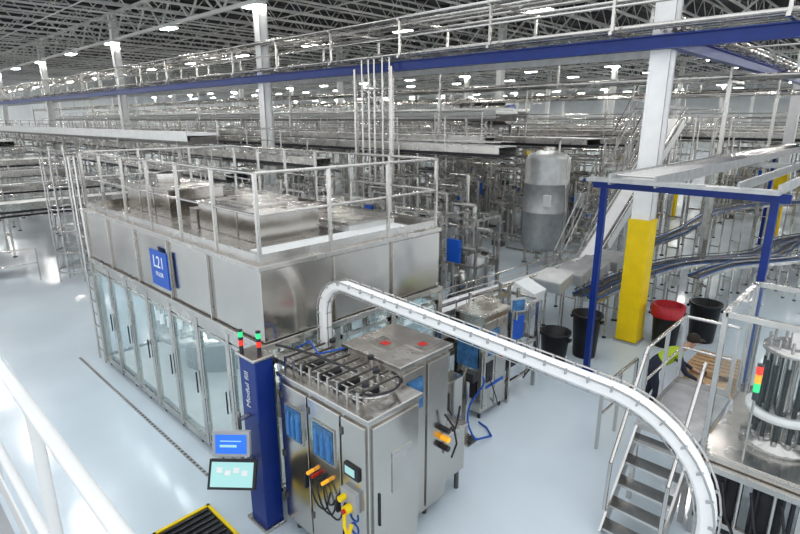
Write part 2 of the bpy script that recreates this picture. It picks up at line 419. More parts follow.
for k in range(3):
    pts=[(-4.4+k*.12+.05*i,3.1-.02*math.sin(i),1.15-.35*math.sin(i/8*math.pi)) for i in range(9)];mb.path(pts,.011,'dark',5)
for x in(-4.53,-3.95): mb.box((x-.015,3.12,.9),(x+.015,3.165,1.1),'dark')
for z in(.5,1.1,1.9):
    for x in (-5.0,-4.46,-3.88): mb.box((x-.02,3.15,z),(x+.02,3.17,z+.08),'steel_dark')
mb.path([(-3.8,4.95+.03*i,1.2-.08*i+.02*i*i) for i in range(7)],.015,'dark',5)
for k in range(3): mb.tube((-3.815,4.78,1.0+.13*k),(-3.7,4.78,1.0+.13*k),.04,['dark','amber_lamp','dark'][k],8)
mb.path([(-3.75,4.75,1.5),(-3.68,4.85,1.3),(-3.7,4.95,1.0),(-3.74,4.9,.8)],.014,'dark',5)
mb.box((-4.6,4.2,2.39),(-4.25,4.5,2.402),'steel_panel');mb.box((-4.47,4.3,2.402),(-4.36,4.41,2.405),'red')
mb.box((-4.2,4.5,2.39),(-3.92,4.8,2.402),'steel_panel');mb.box((-4.11,4.6,2.402),(-4.01,4.71,2.405),'red')
mb.build('windows_and_controls',cb_)
text('cabinet_text','TRIBLOC',(-3.70,3.16,.62),(math.pi/2,-math.pi/2,0),.2,'blue_mid',cb_)
mb=MB()
zo=ZC+.05
for y in(3.3,3.42,3.5,3.62,3.8): mb.tube((-5.2,y,zo+.07+.05*(y>3.55)),(-3.65,y,zo+.07+.05*(y>3.55)),.012,'steel_rail',6)
for i in range(9):
    x=-5.0+i*.16;mb.bar((x,3.26,zo),(x,3.26,zo+.19),.03,.02,'steel');mb.bar((x,3.26,zo+.17),(x,3.86,zo+.17),.02,.02,'steel_dark')
    mb.box((x-.03,3.35,zo),(x+.03,3.7,zo+.04),'dark' if i%2 else 'steel')
for k,(x,y) in enumerate([(-4.9,3.9),(-4.6,3.85),(-4.2,3.9),(-3.9,3.7),(-3.75,3.4)]):
    mb.tube((x,y,zo),(x,y,zo+.2),.035,'steel',10);mb.tube((x,y,zo+.2),(x,y,zo+.24),.04,'dark',10)
arc=[(-3.9+.3*math.sin(t*math.pi/10),3.3+.3-.3*math.cos(t*math.pi/10),zo+.09) for t in range(11)]
mb.path(arc,.014,'steel_rail',6);mb.path([(a[0]+.05,a[1],a[2]+.06) for a in arc],.014,'dark',6)
mb.box((-5.45,3.35,zo-.03),(-5.05,3.9,zo+.03),'steel');mb.path([(-5.4,3.4,zo+.17),(-5.1,3.35,zo+.25),(-4.6,3.4,zo+.29),(-4.0,3.5,zo+.25)],.015,'dark',6)
mb.path([(-5.3,3.6,zo+.07),(-5.1,3.7,zo+.22),(-4.8,3.6,zo+.17),(-4.5,3.75,zo+.29)],.012,'blue_mid',6)
mb.build('bottle_guide_track',cb_)
# ---------------------------------------------------------------- white arched air conveyor
ac=empty('air_conveyor')
pts=[(-5.2,4.05,1.9),(-5.2,4.05,2.7)]
for i in range(1,9):
    t=i/8*math.pi/2;pts.append((-5.2+.40*(1-math.cos(t)),4.05,2.7+.42*math.sin(t)))
nseg=20
for i in range(1,nseg+1): pts.append((-4.80+(3.27)*i/nseg,4.05,3.12-.16*i/nseg))
for i in range(1,13):
    t=i/12*math.pi/2;pts.append((-1.53+.87*math.sin(t),4.05,2.96-.85*(1-math.cos(t))))
pts.append((-.66,4.05,1.2))
mb=MB()
prof=[(-.068,-.06),(.068,-.06),(.068,.02),(.04,.05),(-.04,.05),(-.068,.02)]
mb.sweep(pts,prof,'white',lat=(0,1,0))
for sg in(-1,1):
    mb.sweep(pts,[(sg*.092-.005,-.085),(sg*.092+.005,-.085),(sg*.092+.005,-.07),(sg*.092-.005,-.07)],'steel_rail',lat=(0,1,0))
    mb.sweep(pts,[(sg*.035-.004,.068),(sg*.035+.004,.068),(sg*.035+.004,.076),(sg*.035-.004,.076)],'steel_rail',lat=(0,1,0))
P=[Vector(p) for p in pts]
def along(P,step):
    out=[];acc=step
    for a,b in zip(P,P[1:]):
        L=(b-a).length;d=0;t=(b-a).normalized()
        while acc<=L-d: 
            d+=acc;out.append((a+t*d,t));acc=step
        acc-=(L-d)
    return out
for p,t in along(P,.2):
    l=Vector((0,1,0));u=l.cross(t);M=Matrix((t,l,u)).transposed()
    mb.obox(p+u*(-.06)-l*.08,(.014,.028,.05),'grey',M);mb.obox(p+u*(-.06)+l*.08,(.014,.028,.05),'grey',M);mb.obox(p+u*.06,(.012,.09,.012),'galv',M)
mb.build('track',ac)
mb=MB()
mb.box((-.96,3.75,.0),(-.36,4.35,.9),'steel_panel');mb.box((-.91,3.8,.9),(-.41,4.3,1.25),'steel')
mb.build('discharge_base',ac,.01)
# ---------------------------------------------------------------- outfeed machines (centre)
def panel_cabinet(name,x0,x1,y0,y1,h):
    e=empty(name);mb=MB()
    mb.box((x0,y0,.12),(x1,y1,h),'steel_panel');mb.box((x0-.02,y0-.02,h),(x1+.02,y1+.02,h+.04),'steel')
    for x in(x0+.06,x1-.06):
        for y in(y0+.06,y1-.06): mb.tube((x,y,0),(x,y,.12),.03,'dark',8)
    mb.box((x1,y0+.05,.2),(x1+.02,(y0+y1)/2-.01,h-.1),'steel');mb.box((x1,(y0+y1)/2+.01,.2),(x1+.02,y1-.05,h-.1),'steel')
    mb.box((x1+.02,y0+.15,h*.62),(x1+.035,y1-.3,h*.86),'window_blue')
    mb.box((x1+.02,y0+.1,h*.3),(x1+.03,y1-.1,h*.33),'blue_mid')
    mb.box((x1+.02,y0+.1,h*.36),(x1+.03,y0+.3,h*.56),'dark')
    mb.box((x0+.08,y0-.03,h*.5),(x1-.08,y0-.02,h*.9),'window_blue');mb.box((x0+.1,y0-.035,h*.2),(x1-.1,y0-.02,h*.42),'dark')
    mb.tube((x0+.15,y0+.2,h),(x0+.15,y0+.2,h+.3),.03,'steel',8);mb.box((x0+.1,y0+.4,h+.04),(x1-.1,y1-.1,h+.16),'steel')
    for k in range(4): mb.tube((x1+.02,y1-.2,h*.55+.07*k),(x1+.05,y1-.2,h*.55+.07*k),.02,['red','green_lamp','amber_lamp','dark'][k],8)
    mb.path([(x1+.03,y0+.2,h*.4),(x1+.12,y0+.3,h*.2),(x1+.05,y0+.5,.1)],.012,'dark',5)
    mb.build('housing',e,.006);return e
panel_cabinet('inspection_machine',-5.35,-4.75,7.0,7.75,1.9)
mb=MB()
fr=(-5.6,-4.75,7.85,8.8)
for x in fr[:2]:
    for y in fr[2:]: mb.bar((x,y,0),(x,y,1.8),.06,.06,'steel')
for z in(.4,1.0,1.8):
    for x in fr[:2]: mb.bar((x,fr[2],z),(x,fr[3],z),.05,.05,'steel')
    for y in fr[2:]: mb.bar((fr[0],y,z),(fr[1],y,z),.05,.05,'steel')
mb.box((-5.5,7.95,1.05),(-4.9,8.7,1.35),'steel_panel');mb.box((-4.9,8.1,1.1),(-4.86,8.5,1.55),'blue_mid')
M=Matrix.Rotation(math.radians(60),3,'Z')
mb.obox((-4.72,8.0,1.9),(.30,.05,.26),'grey',M);mb.obox(Vector((-4.72,8.0,1.9))+M@Vector((0,-.03,0)),(.24,.01,.2),'window_blue',M)
mb.tube((-4.75,8.03,1.6),(-4.75,8.03,1.8),.03,'steel',8)
mb.box((-5.4,8.0,.45),(-5.0,8.6,.85),'dark');mb.box((-5.3,8.1,1.35),(-5.05,8.4,1.6),'blue_lt')
for k in range(5): mb.tube((-5.5+.15*k,8.75,.5),(-5.5+.15*k,8.75,1.7),.018,'steel_rail',6)
for k in range(3): mb.tube((-5.3+.2*k,8.3,1.8),(-5.3+.2*k,8.3,2.1),.04,'steel',10)
mb.path([(-4.72,8.7,1.5),(-4.6,8.6,1.0),(-4.66,8.5,.5),(-4.75,8.4,.3)],.014,'dark',5)
mb.build('labelling_frame')
mb=MB()
mb.box((-6.45,7.0,.8),(-5.7,8.1,.9),'steel');mb.box((-6.3,7.05,.9),(-5.8,7.7,1.15),'steel_panel')
for x in(-6.4,-5.75):
    for y in(7.05,8.05): mb.tube((x,y,0),(x,y,.8),.035,'steel',8)
for k in range(4): mb.tube((-6.4+k*.18,8.0,.9),(-6.4+k*.18,8.0,1.1+.1*(k%3)),.025,'steel_rail',8)
mb.build('transfer_table',None,.005)
mb=MB()
mb.box((-5.25,5.75,.1),(-4.75,6.5,1.05),'steel_panel');mb.box((-5.2,5.85,1.05),(-4.9,6.3,1.5),'steel')
for x in(-5.2,-4.8):
    for y in(5.8,6.45): mb.tube((x,y,0),(x,y,.1),.03,'dark',8)
mb.path([(-4.74,5.9,.9),(-4.6,6.0,.6),(-4.65,6.1,.3)],.016,'dark',6)
mb.box((-4.75,5.85,.6),(-4.72,6.1,.9),'dark')
for k in range(4): mb.tube((-5.1+.06*k,5.8,1.5),(-5.1+.06*k,5.8,1.75),.015,['blue_mid','dark','steel','blue_mid'][k],6)
mb.build('valve_cabinet',None,.006)
mb=MB()
hp_=[(-4.4+.12*math.cos(i*.5),6.35+.12*math.sin(i*.5),1.25-.1*i) for i in range(12)]
hp_+= [(-4.3,6.7,.03),(-4.5,6.85,.03),(-4.7,6.9,.03)]
mb.path(hp_,.016,'blue_mid',6)
mb.bar((-4.6,6.35,0),(-4.6,6.35,1.3),.08,.08,'steel');mb.box((-4.7,6.2,0),(-4.4,6.5,.02),'steel');mb.box((-4.56,6.28,1.1),(-4.42,6.42,1.25),'dark')
mb.build('air_hose_station')
mb=MB()
conveyor(mb,[(-6.9,6.75,1.25),(-6.75,9,1.25),(-6.55,11,1.25),(-6.4,13,1.25),(-6.3,14.2,1.3)],.55,belt='white',legs=1.5)
for x in(-.36,.36): mb.path([(-6.9+x,6.75,1.48),(-6.55+x,11,1.48),(-6.3+x,14.2,1.52)],.02,'steel_rail',6)
for y in(7.2,8.4,9.6,10.8,12.0): 
    for sx in(-.36,.36): mb.bar((-6.9+(y-6.7)*.075+sx,y,1.15),(-6.9+(y-6.7)*.075+sx,y,1.48),.03,.03,'steel')
mb.build('outfeed_conveyor')
mb=MB()
conveyor(mb,[(-6.3,14.3,1.3),(-6.3,14.7,1.55),(-6.3,20.2,5.15),(-6.3,27,5.2)],.5,belt='white',legs=2.5,wd=.08)
for x in(-6.62,-5.98): mb.path([(x,14.5,1.7),(x,20.2,5.45),(x,27,5.5)],.025,'steel_rail',6)
mb.bar((-6.62,14.9,1.6),(-6.62,20.2,5.0),.03,.22,'white_dull');mb.bar((-5.98,14.9,1.6),(-5.98,20.2,5.0),.03,.25,'white_dull')
mb.build('incline_conveyor')
def stairs(mb,x0,x1,ya,za,yb,zb,n,m='steel_rail',rail=1.0):
    for x in(x0,x1):
        mb.bar((x,ya,za+.05),(x,yb,zb),.03,.2,m)
        if rail:
            mb.tube((x,ya,za+rail),(x,yb,zb+rail),.022,m,8);mb.tube((x,ya,za+rail*.5),(x,yb,zb+rail*.5),.016,m,6)
            for k in range(4):
                t=k/3;y=ya+(yb-ya)*t;z=za+(zb-za)*t;mb.tube((x,y,z),(x,y,z+rail),.02,m,6)
    for k in range(n):
        t=(k+.5)/n;y=ya+(yb-ya)*t;z=za+(zb-za)*t;mb.box((x0,y-.11,z-.02),(x1,y+.11,z+.015),m)
mb=MB()
stairs(mb,-8.0,-7.2,15.6,0,18.8,3.4,14)
mb.box((-8.1,18.8,3.35),(-7.1,24,3.42),'galv');guard(mb,[(-8.05,18.8,3.4),(-8.05,24,3.4)]);guard(mb,[(-7.15,18.8,3.4),(-7.15,24,3.4)])
for y in(18.9,21.4,23.9):
    for x in(-8.05,-7.15): mb.bar((x,y,0),(x,y,3.4),.1,.1,'galv')
stairs(mb,-9.2,-8.4,22,3.4,24.4,5.6,10)
mb.box((-9.3,21,3.35),(-8.1,22.2,3.42),'galv');mb.box((-9.3,24.4,5.5),(-8.3,28,5.6),'galv');guard(mb,[(-8.35,24.4,5.6),(-8.35,28,5.6)]);
for y in(24.5,27.9): mb.bar((-9.25,y,0),(-9.25,y,5.5),.1,.1,'galv')
mb.build('crossover_stairs')
# ---------------------------------------------------------------- storage tank
mb=MB();tx,ty=-9.47,17.5
mb.lathe([(0,.42),(.35,.46),(.72,.60),(.78,.72),(.78,1.9),(.79,1.91),(.79,1.95),(.78,1.96),(.78,2.9),(.79,2.91),(.79,2.95),(.78,2.96),(.78,3.75),(.70,3.9),(.35,4.05),(0,4.1)],tx,ty,'galv',40)
for k in range(4):
    t=math.pi/4+k*math.pi/2;x=tx+.62*math.cos(t);y=ty+.62*math.sin(t);mb.tube((x,y,0),(x,y,1.0),.06,'steel',8);mb.tube((x,y,0),(x,y,.03),.12,'steel',10)
mb.lathe([(0,4.2),(.2,4.2),(.22,4.15),(.22,4.0)],tx,ty,'steel',20);mb.tube((tx+.4,ty,3.9),(tx+.4,ty,4.4),.04,'steel',8)
mb.tube((tx,ty,.65),(tx,ty,.3),.06,'steel',8);mb.path([(tx,ty,.3),(tx-1.5,ty,.3),(tx-1.5,ty,1.5)],.05,'steel',8)
mb.tube((tx+.9,ty-.3,.3),(tx+.9,ty-.3,3.9),.03,'steel',8)
mb.box((tx+.35,ty-.82,2.2),(tx+.6,ty-.70,2.6),'white_dull')
mb.build('storage_tank')
mb=MB()
mb.tube((-10.9,15.3,.42),(-10.3,15.3,.42),.2,'steel_panel',16);mb.tube((-10.3,15.3,.42),(-10.0,15.3,.42),.14,'steel',12);mb.box((-10.9,15.1,0),(-10.0,15.5,.22),'steel');mb.tube((-10.1,15.3,.5),(-10.1,15.3,1.4),.04,'steel',8)
mb.build('transfer_pump')
# ---------------------------------------------------------------- process skids
def skid(x,y,w,d,h,name='process_skid'):
    mb=MB()
    for px in(x,x+w):
        for py in(y,y+d): mb.bar((px,py,0),(px,py,h),.07,.07,'steel')
    for z in(.25,h*.55,h):
        mb.bar((x,y,z),(x+w,y,z),.06,.06,'steel');mb.bar((x,y+d,z),(x+w,y+d,z),.06,.06,'steel')
        mb.bar((x,y,z),(x,y+d,z),.06,.06,'steel');mb.bar((x+w,y,z),(x+w,y+d,z),.06,.06,'steel')
    for k in range(int(6*w)):
        px=x+R.random()*w;py=y+R.choice([0,.15,.3,d*.5,d]);z0=R.uniform(.2,1);z1=R.uniform(h*.6,h+.5);rr=R.choice([.02,.03,.045,.07])
        mb.tube((px,py,z0),(px,py,z1),rr,'steel',7)
        zz=R.uniform(z0,z1);mb.tube((px,py-.08,zz),(px,py+.12,zz),rr*1.7,R.choice(['steel','dark','steel_dark','blue_mid','white_dull','dark']),8)
        mb.tube((px,py,z1),(px+R.uniform(-1,1)*.8,py,z1),rr,'steel',7)
    for k in range(int(5*w)):
        z=R.uniform(.3,h+.2);py=y+R.random()*d*.6;rr=R.choice([.03,.045,.07]);a=x+R.random()*w*.3;mb.tube((a,py,z),(a+w*R.uniform(.5,.9),py,z),rr,'steel',7)
        mb.tube((a,py,z),(a,py,z-R.uniform(.2,1)*z*.5),rr,'steel',7)
    for k in range(2):
        px=x+R.uniform(.2,w-.2);py=y+d*.5;rr=R.uniform(.18,.32);z0=R.uniform(.3,.6);z1=z0+R.uniform(.8,1.7)
        mb.lathe([(0,z0),(rr,z0+.08),(rr,z1-.1),(rr*.5,z1),(0,z1)],px,py,R.choice(['steel','galv']),14)
        mb.tube((px,py,0),(px,py,z0+.05),.05,'steel',6)
    mb.box((x+.1,y+d*.7,.3),(x+w-.1,y+d*.75,h*.6),'grey')
    a=x+R.uniform(0,w-.5);zz=R.uniform(.8,1.6);mb.box((a,y-.12,zz),(a+.4,y-.02,zz+.6),R.choice(['white_dull','grey','blue_mid','white']))
    px=x+R.uniform(.2,w-.4);mb.tube((px,y-.3,.35),(px+.5,y-.3,.35),.16,R.choice(['steel','blue_mid','steel']),12);mb.box((px,y-.42,0),(px+.5,y-.18,.2),'steel_dark')
    mb.build(name)
cells=[(-9.6,9.0,1.3,1.2,2.8),(-8.7,10.7,1.1,1.0,2.7),(-12,8.8,1.8,1.2,3),(-14.6,9.2,2,1.0,3.1),(-11.4,12.4,1.5,1.0,3),(-14.4,13.2,2,1.2,3.2),
 (-13.4,15.6,1.6,1.0,2.9),(-16.5,17.6,2.2,1.4,3.4),(-13,19.0,2,1.4,3.2),(-16.5,22.3,2.4,1.4,3.6),(-11.2,21.4,1.8,1.4,3.4),(-20,18,2.4,1.4,3.5),
 (-13,24.9,2.4,1.2,3.4),(-19.5,24.9,2.6,1.2,3.6),(-24,22.7,2.6,1.4,3.6),(-16,28.0,2.4,1.4,3.8),(-23,28.2,2.6,1.6,3.8),(-12,29.5,2.6,1.4,3.4),
 (-29,28,2.6,1.6,3.8),(-27,33,3,1.6,4),(-20.5,33.5,3,1.6,4),(-14,33.5,3,1.6,4),(-35,33.5,3,1.6,4),(-8,33,2.6,1.6,3.6),(-18,12.9,1.6,1.2,3.4),(-23.5,12.9,2.2,1.2,3.4),(-29,18.6,2.4,1.3,3.4)]
for c_ in cells: skid(*c_)
# ---------------------------------------------------------------- long background conveyor lines (along X)
lines=[(-3.0,3.3,-75,-34,'belt',.8),(0.5,3.8,-75,-34,'white_dull',1.0),(3.6,3.3,-75,-34,'belt',.8),(6.0,4.1,-75,-33,'white_dull',1.0),
 (8.3,2.6,-60,-13.4,'belt',.5),(9.9,3.3,-60,-17.5,'white_dull',.9),(11.2,3.9,-60,-14.2,'belt',.6),(14.9,4.3,-60,-9.5,'white_dull',1.0),(16.8,4.5,-60,-11.5,'belt',.6),
 (20.9,4.4,-60,-9.4,'white_dull',1.2),(26.9,4.2,-62,-9.8,'belt',.8),(31.7,4.5,-64,-2,'white_dull',1.4),(37,4.3,-64,6,'white_dull',1.2),(43,4.3,-70,10,'belt',1.2),(50,4.4,-80,10,'white_dull',1.8),(58,4.3,-90,12,'belt',1.8),(70,4.4,-95,14,'white_dull',2.4)]
for y,z,a,b,bm,w in lines:
    mb=MB();conveyor(mb,[(a,y,z),(b,y,z)],w,belt=bm,legs=5.5,wd=.1,hs=.24,low=False)
    mb.box((a,y-w/2+.05,z-.35),(b,y+w/2-.05,z-.25),'dark')  # dark slab below the belt, stands in for the shade there
    mb.tube((a,y-w/2-.1,z+.9),(b,y-w/2-.1,z+.9),.028,'steel_rail',5);mb.tube((a,y-w/2-.1,z+.5),(b,y-w/2-.1,z+.5),.02,'steel_rail',5)
    x=a
    while x<b: mb.tube((x,y-w/2-.1,z-.1),(x,y-w/2-.1,z+.9),.022,'steel_rail',5);x+=2.2
    for k in range(3): 
        rr=R.choice([.03,.05]);mb.tube((a,y+w/2+.15+k*.14,z-.5),(b,y+w/2+.15+k*.14,z-.5),rr,'steel',5)
    mb.build('background_conveyor')
mb=MB()
for y,z,w,xe in((8.9,4.55,1.2,-19),(18.6,5.35,1.6,-12.5),(22.3,5.5,1.4,-14)):
    mb.box((-75,y,z),(xe,y+w,z+.1),'white');mb.box((-75,y-.03,z-.2),(xe,y,z+.14),'white_dull')
    mb.box((-75,y+.1,z-.3),(xe,y+w-.1,z-.05),'steel_dark')  # shade beneath the deck, put in as a dark sheet
    x=-74
    while x<xe:
        mb.bar((x,y+.1,0),(x,y+.1,z),.09,.09,'steel');mb.bar((x,y+w-.1,0),(x,y+w-.1,z),.09,.09,'steel');x+=6
    guard(mb,[(-75,y+w,z),(xe,y+w,z)],.5,2.4,.02,kick=False)
mb.build('accumulation_deck')
for x,z,y0,y1,w in((-21.2,2.5,-2,7.6,.8),(-22.9,2.1,-2,7.6,.5),(-25,2.7,-4,7.6,1.0),(-28,3.0,-5,7.6,.6),(-31,3.3,-6,7.6,1.2)):
    mb=MB();conveyor(mb,[(x,y0,z),(x,y1,z)],w,belt='belt' if w<.7 else 'white_dull',legs=3.4,wd=.08,hs=.24)
    mb.box((x-w/2+.05,y0,z-.32),(x+w/2-.05,y1,z-.2),'dark')  # dark strip added to deepen the shadow under this conveyor
    mb.tube((x+w/2+.1,y0,z+.6),(x+w/2+.1,y1,z+.6),.025,'steel_rail',5);mb.tube((x+w/2+.1,y0,z+.3),(x+w/2+.1,y1,z+.3),.02,'steel_rail',5);mb.build('side_conveyor')
mb=MB();guard(mb,[(-20.2,-3,0),(-20.2,4.0,0)],1.1,1.8,.025,kick=False);mb.build('floor_guard_rail')
mb=MB();cx,cy=-19.5,4.95
for z in(.35,1.0,1.7,2.4,3.1,3.8): mb.ring(cx,cy,z,.55,.026,'steel_rail',20)
for k in range(8):
    t=2*math.pi*k/8;mb.tube((cx+.55*math.cos(t),cy+.55*math.sin(t),0 if k%2==0 else .35),(cx+.55*math.cos(t),cy+.55*math.sin(t),4.0),.024,'steel_rail',6)
for y in(-.2,.2): mb.tube((cx-.3,cy+y,0),(cx-.3,cy+y,4.3),.03,'steel_rail',6)
for k in range(13): mb.tube((cx-.3,cy-.2,.3+.3*k),(cx-.3,cy+.2,.3+.3*k),.015,'steel_rail',6)
mb.build('caged_ladder')
mb=MB()
mb.tube((-19.6,26,5.5),(-16.6,26,5.5),.62,'steel',24);mb.tube((-19.75,26,5.5),(-19.6,26,5.5),.45,'steel',20);mb.tube((-16.6,26,5.5),(-16.4,26,5.5),.4,'blue_mid',20)
mb.box((-20.2,25.3,4.75),(-16,26.3,4.88),'galv')
for x in(-20.1,-16.1):
    for y in(25.4,26.2): mb.bar((x,y,0),(x,y,4.75),.12,.12,'galv')
mb.build('elevated_drum')
# ---------------------------------------------------------------- blue framed elevated conveyor (right)
mb=MB()
for y in(10.1,17.5,26.5):
    m='blue' if y!=17.5 else 'galv'
    for x in(-4.24,-1.5): mb.bar((x,y,0),(x,y,3.86),.11,.11,m);mb.box((x-.12,y-.12,0),(x+.12,y+.12,.02),m)
    mb.bar((-4.45,y,3.92),(-1.3,y,3.92),.1,.14,m)
mb.bar((-4.0,9.7,4.06),(-4.0,28,4.06),.04,.2,'galv');mb.bar((-3.2,9.7,4.06),(-3.2,28,4.06),.04,.2,'galv')
mb.box((-3.98,9.7,4.0),(-3.22,28,4.05),'white_dull')
mb.bar((-4.4,9.75,4.04),(-1.4,9.75,4.04),.3,.06,'galv')
mb.bar((-2.0,9.9,4.06),(-2.0,28,4.06),.04,.16,'galv');mb.bar((-1.45,9.9,4.06),(-1.45,28,4.06),.04,.16,'galv')
for k in range(60):
    y=9.95+k*.3;mb.tube((-3.98,y,4.12),(-3.22,y,4.12),.025,'steel_rail',6)
mb.build('elevated_conveyor')
def curve(pts,n=8):
    out=[];P=[Vector(p) for p in pts]
    for i in range(len(P)-1):
        p0=P[max(i-1,0)];p1=P[i];p2=P[i+1];p3=P[min(i+2,len(P)-1)]
        for k in range(n):
            t=k/n;out.append(.5*((2*p1)+(-p0+p2)*t+(2*p0-5*p1+4*p2-p3)*t*t+(-p0+3*p1-3*p2+p3)*t**3))
    out.append(P[-1]);return out
mb=MB()
for o,z in((0,1.1),(.36,1.1)):
    conveyor(mb,curve([(-5.25+o,11.6,z),(-5.15+o,14,z),(-4.6+o,16.5,z),(-3.2+o*1.4,19,z),(-2.9+o*1.4,22,z),(-1.5+o*1.4,25,z),(.5+o,28,z)]),.26,side='steel',belt='steel_dark',legs=1.3,strip='blue_rail',hs=.1)
conveyor(mb,curve([(-3.6,14.6,1.25),(-3.2,16.5,1.25),(-1.9,19,1.25),(-1.5,22,1.25),(-.1,25,1.25),(1.9,28,1.25)]),.28,side='steel',belt='steel_dark',legs=1.3,strip='blue_rail',hs=.1)
conveyor(mb,curve([(-5.4,15.5,1.6),(-5.0,18,1.7),(-4.9,22,1.9),(-3.5,26,1.9),(0,30,1.9)]),.3,side='steel',belt='steel_dark',legs=1.5,strip='blue_rail',hs=.1)
mb.build('bottle_conveyor')
mb=MB()
for k in range(4):
    y=11.0+k*.9;x=-5.6+.06*k
    M=Matrix.Rotation(.22,3,'X')
    mb.obox((x,y,1.5),(.66,.62,.26),'galv',M);mb.obox((x,y,1.64),(.70,.66,.02),'galv',M)
    for a in(-.28,.28): mb.tube((x+a,y,0),(x+a,y,1.4),.025,'steel',6)
mb.build('line_guard_boxes',None,.01)
for k,(x,y) in enumerate([(-1,33.5),(3,31),(3,26),(-2.5,39),(5,38),(1,45),(6,44),(-8,39),(-6,45)]): skid(x,y,2.4,1.5,3.4)
mb=MB()
for x in (-.4,1.0,2.2):
    conveyor(mb,[(x,30.6 if x<0 else 29,2.4),(x,20,2.4)],.4,side='steel',belt='belt',legs=2.2)
mb.build('parallel_conveyor')
mb=MB()
for x,y,h in((-18.4,30.5,3.2),(-12.5,31.9,3.0),(-9.2,30.2,2.8)):
    mb.box((x,y,.0),(x+.35,y+.35,h),'yellow');mb.box((x-.05,y-.05,0),(x+.4,y+.4,.05),'grey')
mb.build('yellow_safety_posts')
# ---------------------------------------------------------------- bins
def bin_(x,y,h=.72,r=.27,m='black',lid=False,liner=None):
    mb=MB();mb.lathe([(0,.0),(r*.8,.0),(r*.82,.06),(r,h-.05),(r+.035,h-.05),(r+.035,h),(r-.01,h),(r*.8,.1),(0,.1)],x,y,m,28)
    for sg in(-1,1): mb.box((x+sg*(r+.01),y-.06,h-.16),(x+sg*(r+.06),y+.06,h-.11),m)
    if liner: mb.lathe([(r+.04,h-.25),(r+.045,h+.01),(r-.02,h+.02),(r*.6,h-.3),(0,h-.35)],x,y,liner,28)
    mb.build('trash_bin')
bin_(-4.95,10.0,.75,.30);bin_(-4.65,10.85,1.0,.30,'black');bin_(-3.55,12.7,.98,.32,'black',False,'liner');bin_(-3.0,13.6,.95,.33,'black')
mb=MB()
mb.obox((-5.4,9.5,1.6),(.5,.5,.42),'white_dull',Matrix.Rotation(.35,3,'Y'));mb.lathe([(.06,.95),(.3,1.35),(.3,1.42)],-5.4,9.5,'grey',16)
for a in(-.22,.22):
    for b in(-.22,.22): mb.tube((-5.4+a,9.5+b,0),(-5.4+a,9.5+b,1.45),.025,'steel',6)
mb.build('cap_reject_hopper',None,.01)
# ---------------------------------------------------------------- glazed rotary machine at right
gm=empty('glazed_rotary_machine')
gx0,gx1,gy0,gy1=-1.26,1.0,6.7,8.3
mb=MB()
for x in(gx0,-.1,gx1):
    for y in(gy0,gy1): mb.bar((x,y,0),(x,y,3.0),.06,.06,'steel')
for z in(.3,1.15,2.97):
    for y in(gy0,gy1): mb.bar((gx0,y,z),(gx1,y,z),.06,.07,'steel')
    for x in(gx0,gx1): mb.bar((x,gy0,z),(x,gy1,z),.06,.07,'steel')
mb.box((gx0,gy0,1.1),(gx1,gy1,1.2),'steel');mb.box((gx0-.1,gy0-.12,1.02),(gx1,gy0,1.1),'steel')
for x in(-1.15,-.7,-.25,.3): mb.box((x,6.78,.12),(x+.3,7.3,1.0),R.choice(['dark','steel_panel']))
for k in range(12): mb.tube((-1.15+k*.17,6.72,.3),(-1.15+k*.17,6.72,1.0),.025,'dark' if k%2 else 'steel',8)
for k in range(4): mb.path([(-1.0+k*.3,6.66,.9),(-.9+k*.3,6.6,.5),(-.8+k*.3,6.68,.25)],.018,'dark',6)
mb.build('frame',gm,.004)
mb=MB()
for y in(gy0,gy1): mb.box((gx0+.03,y-.004,1.2),(gx1,y+.004,2.93),'glass_clear')
mb.box((gx0-.004,gy0+.03,1.2),(gx0+.004,gy1-.03,2.93),'glass_clear');mb.box((gx0,gy0,2.995),(gx1,gy1,3.01),'glass_clear')
mb.build('glazing',gm)
mb=MB()
for cx,cy,nr,rz in((-.64,7.5,12,.27),(.45,7.5,12,.30)):
    mb.lathe([(0,1.2),(.40,1.2),(.40,1.27),(.07,1.3),(.07,2.75),(0,2.75)],cx,cy,'steel',32)
    mb.lathe([(.30,1.62),(.40,1.62),(.40,1.70),(.30,1.70),(.30,1.62)],cx,cy,'white',32)
    mb.lathe([(.07,2.44),(.33,2.44),(.33,2.49),(.07,2.49)],cx,cy,'steel',32);mb.lathe([(.07,1.64),(.30,1.64),(.30,1.66),(.07,1.66)],cx,cy,'steel',24)
    for k in range(nr):
        t=2*math.pi*k/nr;x=cx+rz*math.cos(t);y=cy+rz*math.sin(t)
        mb.tube((x,y,1.35),(x,y,2.30),.026,'black',8);mb.tube((x,y,2.30),(x,y,2.62),.016,'steel_rail',8);mb.tube((x,y,1.22),(x,y,1.35),.035,'steel',8)
        x2=cx+(rz-.08)*math.cos(t+.26);y2=cy+(rz-.08)*math.sin(t+.26);mb.tube((x2,y2,1.3),(x2,y2,2.44),.012,'steel_rail',6)
mb.tube((-1.1,7.9,1.2),(-1.1,7.9,2.6),.03,'steel',8);mb.box((-1.2,7.8,1.2),(-1.0,8.1,1.6),'steel_panel')
mb.build('carousel',gm)
mb=MB();bx,by=-.86,6.80
mb.tube((bx,by,2.0),(bx,by,2.1),.03,'dark',10);mb.tube((bx,by,2.1),(bx,by,2.2),.035,'green_lamp',10);mb.tube((bx,by,2.21),(bx,by,2.31),.035,'amber_lamp',10);mb.tube((bx,by,2.32),(bx,by,2.42),.035,'red_lamp',10);mb.tube((bx,by,2.42),(bx,by,2.44),.035,'dark',10)
mb.tube((bx,by,1.2),(bx,by,2.0),.014,'steel',6)
mb.build('stack_light',gm)
mb=MB()
stairs(mb,-2.05,-1.38,5.85,0,6.75,1.15,5,rail=0)
mb.box((-2.1,6.75,1.13),(-1.34,8.4,1.2),'galv')
